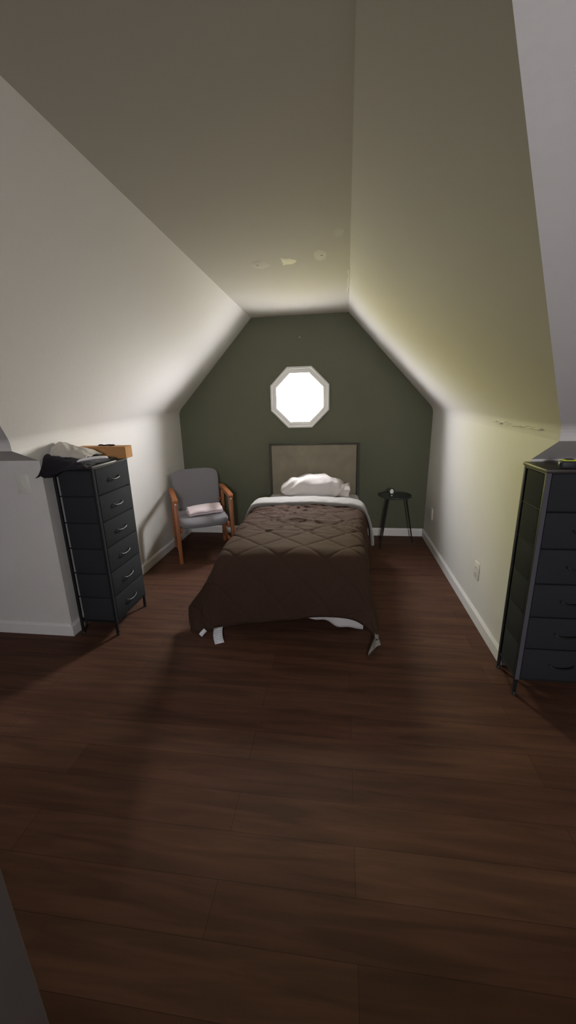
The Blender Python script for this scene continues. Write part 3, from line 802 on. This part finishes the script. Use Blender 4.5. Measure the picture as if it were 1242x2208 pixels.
# ------------------------------------------------------------------ things on the left dresser
ZT = 1.1505
bx = thing('cardboard_box', 'long flat cardboard box on the far end of the left dresser', 'box', (-1.672, -1.795, ZT), math.radians(2))
bm = bmesh.new(); box(bm, (-0.175, -0.048, 0.0), (0.175, 0.048, 0.076), 0.002); obj('carton', bm, M_card, bx)
for s in (-1, 1):
    bm = bmesh.new(); box(bm, (-0.178, s*0.0245-0.024, 0.0765), (0.178, s*0.0245+0.024, 0.0795), 0.0008); obj('flap', bm, M_card, bx)
bm = bmesh.new(); box(bm, (0.1755, -0.046, 0.002), (0.178, 0.046, 0.074), 0.0008)
obj('end_flap', bm, M_card, bx)
bm = bmesh.new()
pts = [Vector((-0.055+0.012*k, 0.006*math.sin(k*0.9), 0.006+0.0015*math.sin(k*1.3))) for k in range(11)]
tube(bm, pts, [0.003]+[0.0055]*3+[0.0045]*3+[0.006]*3+[0.003], 8)
pn = obj('strap', bm, M_black_cloth, smooth=60, loc=(-1.655, -1.792, ZT+0.0800)); tag(pn, 'thin black strap lying on top of the cardboard box', 'strap')

def heap(name, m, loc, rx, ry, h, seed, label, cat, flat=0.5, rz=0, amp=0.35, freq=9):
    rows = []
    for i in range(17):
        t = i/16; r = []
        for k in range(48):
            a = 2*PI*k/48
            ro = 1+0.22*nz(math.cos(a)*1.5, math.sin(a)*1.5, seed)+0.10*nz(math.cos(a)*4, math.sin(a)*4, seed+3)
            rad = (1-t)**0.8 if t < 1 else 0
            x, y = rx*ro*rad*math.cos(a), ry*ro*rad*math.sin(a)
            z = h*(1-rad**2.2)**flat*(0.75+amp*nz(x*freq, y*freq, seed))+0.006*nz(x*40, y*40, seed)
            r.append(Vector((x, y, max(0.0, z) if t > 0 else 0.0)))
        rows.append(r)
    bm = bmesh.new(); vv = grid(bm, rows, close=True); bm.faces.new(vv[0])
    bmesh.ops.remove_doubles(bm, verts=bm.verts, dist=1e-5)
    o = obj(name, bm, m, smooth=75, loc=loc); o.rotation_euler = (0, 0, rz); tag(o, label, cat); return o

# black garment spread over the near half of the top with a sleeve hanging off the rear corner
bm = bmesh.new()
ctrl = []
gx = [-1.885, -1.86, -1.815, -1.76, -1.70, -1.63, -1.575, -1.545]
for y, hs in ((-1.855, [1.12, 1.165, 1.180, 1.180, 1.178, 1.170, 1.160, 1.156]),
              (-1.93, [1.10, 1.180, 1.215, 1.205, 1.200, 1.190, 1.170, 1.158]),
              (-2.03, [1.10, 1.190, 1.222, 1.205, 1.200, 1.190, 1.176, 1.160]),
              (-2.11, [1.10, 1.205, 1.222, 1.202, 1.196, 1.186, 1.172, 1.160]),
              (-2.158, [1.10, 1.205, 1.212, 1.190, 1.182, 1.174, 1.164, 1.158]),
              (-2.182, [1.10, 1.165, 1.170, 1.160, 1.150, 1.158, 1.156, 1.152]),
              (-2.196, [1.09, 1.10, 1.085, 1.105, 1.128, 1.140, 1.146, 1.146])):
    ctrl.append([Vector((max(x, -1.838) if y > -2.185 else x, y, z)) for x, z in zip(gx, hs)])
rows = surf(ctrl, 6, 6)
for r in rows:
    for p in r:
        p.z += 0.007*nz(p.x*22, p.y*22, 3)+0.004*nz(p.x*50, p.y*40, 8)
        p.z = max(p.z, ZT+0.004) if (p.y > -2.165 and p.x > -1.806) else p.z
grid(bm, rows)
g = obj('black_garment', bm, M_black_cloth, smooth=80); tag(g, 'crumpled black garment hanging over the rear corner of the left dresser', 'clothing')
md = g.modifiers.new('thick', 'SOLIDIFY'); md.thickness = 0.006; md.offset = 1
# pale grey cloth lying on the garment
ctrl = []
cx_ = [-1.825, -1.77, -1.71, -1.66, -1.625, -1.60]
for y, hs in ((-2.145, [1.200, 1.206, 1.200, 1.192, 1.184, 1.178]),
              (-2.10, [1.250, 1.245, 1.232, 1.222, 1.205, 1.190]),
              (-2.05, [1.268, 1.262, 1.242, 1.230, 1.212, 1.192]),
              (-1.99, [1.262, 1.256, 1.240, 1.226, 1.208, 1.190]),
              (-1.94, [1.215, 1.215, 1.210, 1.202, 1.192, 1.182])):
    ctrl.append([Vector((x+0.0*y, y+0.02*math.sin(x*30), z)) for x, z in zip(cx_, hs)])
rows = surf(ctrl, 8, 8)
for r in rows:
    for p in r: p.z += 0.012+0.008*nz(p.x*26, p.y*26, 5)+0.004*nz(p.x*60, p.y*50, 2)
bm = bmesh.new(); grid(bm, rows)
g2 = obj('grey_cloth', bm, M_grey_cloth, smooth=80); tag(g2, 'crumpled pale grey cloth on top of the black garment', 'cloth')
md = g2.modifiers.new('thick', 'SOLIDIFY'); md.thickness = 0.010; md.offset = -1
# folded white paper at the front corner
bm = bmesh.new()
rows = []
for i in range(13):
    t = i/12
    rows.append([Vector((-0.028*(1-0.75*(1-t)), -0.085+0.17*t, 0.004+0.010*math.sin(PI*t)**0.5)), Vector((0.0, -0.085+0.17*t, 0.010+0.012*math.sin(PI*t)**0.5)), Vector((0.026*(1-0.6*(1-t)), -0.085+0.17*t, 0.004+0.006*math.sin(PI*t)**0.5))])
grid(bm, rows)
pp = obj('folded_paper', bm, M_paper, smooth=50, loc=(-1.552, -2.112, 1.180)); pp.rotation_euler = (0.06, 0, math.radians(-50)); tag(pp, 'folded white paper on the front edge of the left dresser top', 'paper')
md = pp.modifiers.new('thick', 'SOLIDIFY'); md.thickness = 0.004; md.offset = -1

# ------------------------------------------------------------------ tape measure on the right dresser
tm = thing('tape_measure', 'black tape measure with lime yellow trim on the right dresser', 'tape measure', (0.930, -2.450, 1.1805), math.radians(-6))
tm.scale = (0.80, 0.80, 0.64)
bm = bmesh.new(); box(bm, (-0.040, -0.026, 0.0), (0.036, 0.026, 0.052), 0.012, 4); obj('case', bm, M_tape_black, tm, smooth=40)
bm = bmesh.new(); box(bm, (-0.032, -0.022, 0.0515), (0.040, 0.022, 0.0600), 0.004, 3); obj('top_band', bm, M_tape_yellow, tm, smooth=40)
bm = bmesh.new(); box(bm, (-0.018, -0.016, 0.0600), (0.020, 0.016, 0.0665), 0.003, 3); obj('lock_button', bm, M_tape_black, tm, smooth=40)
bm = bmesh.new(); box(bm, (0.0365, -0.016, 0.018), (0.058, 0.016, 0.030), 0.004, 3); tn = obj('tape_tongue', bm, M_tape_yellow, tm, smooth=40)
bm = bmesh.new(); box(bm, (-0.046, -0.010, 0.012), (-0.0405, 0.010, 0.044), 0.002); obj('belt_clip', bm, M_handle, tm, smooth=40)
bm = bmesh.new(); box(bm, (0.0365, -0.020, 0.031), (0.052, 0.020, 0.048), 0.005, 3); obj('nose', bm, M_tape_black, tm, smooth=40)
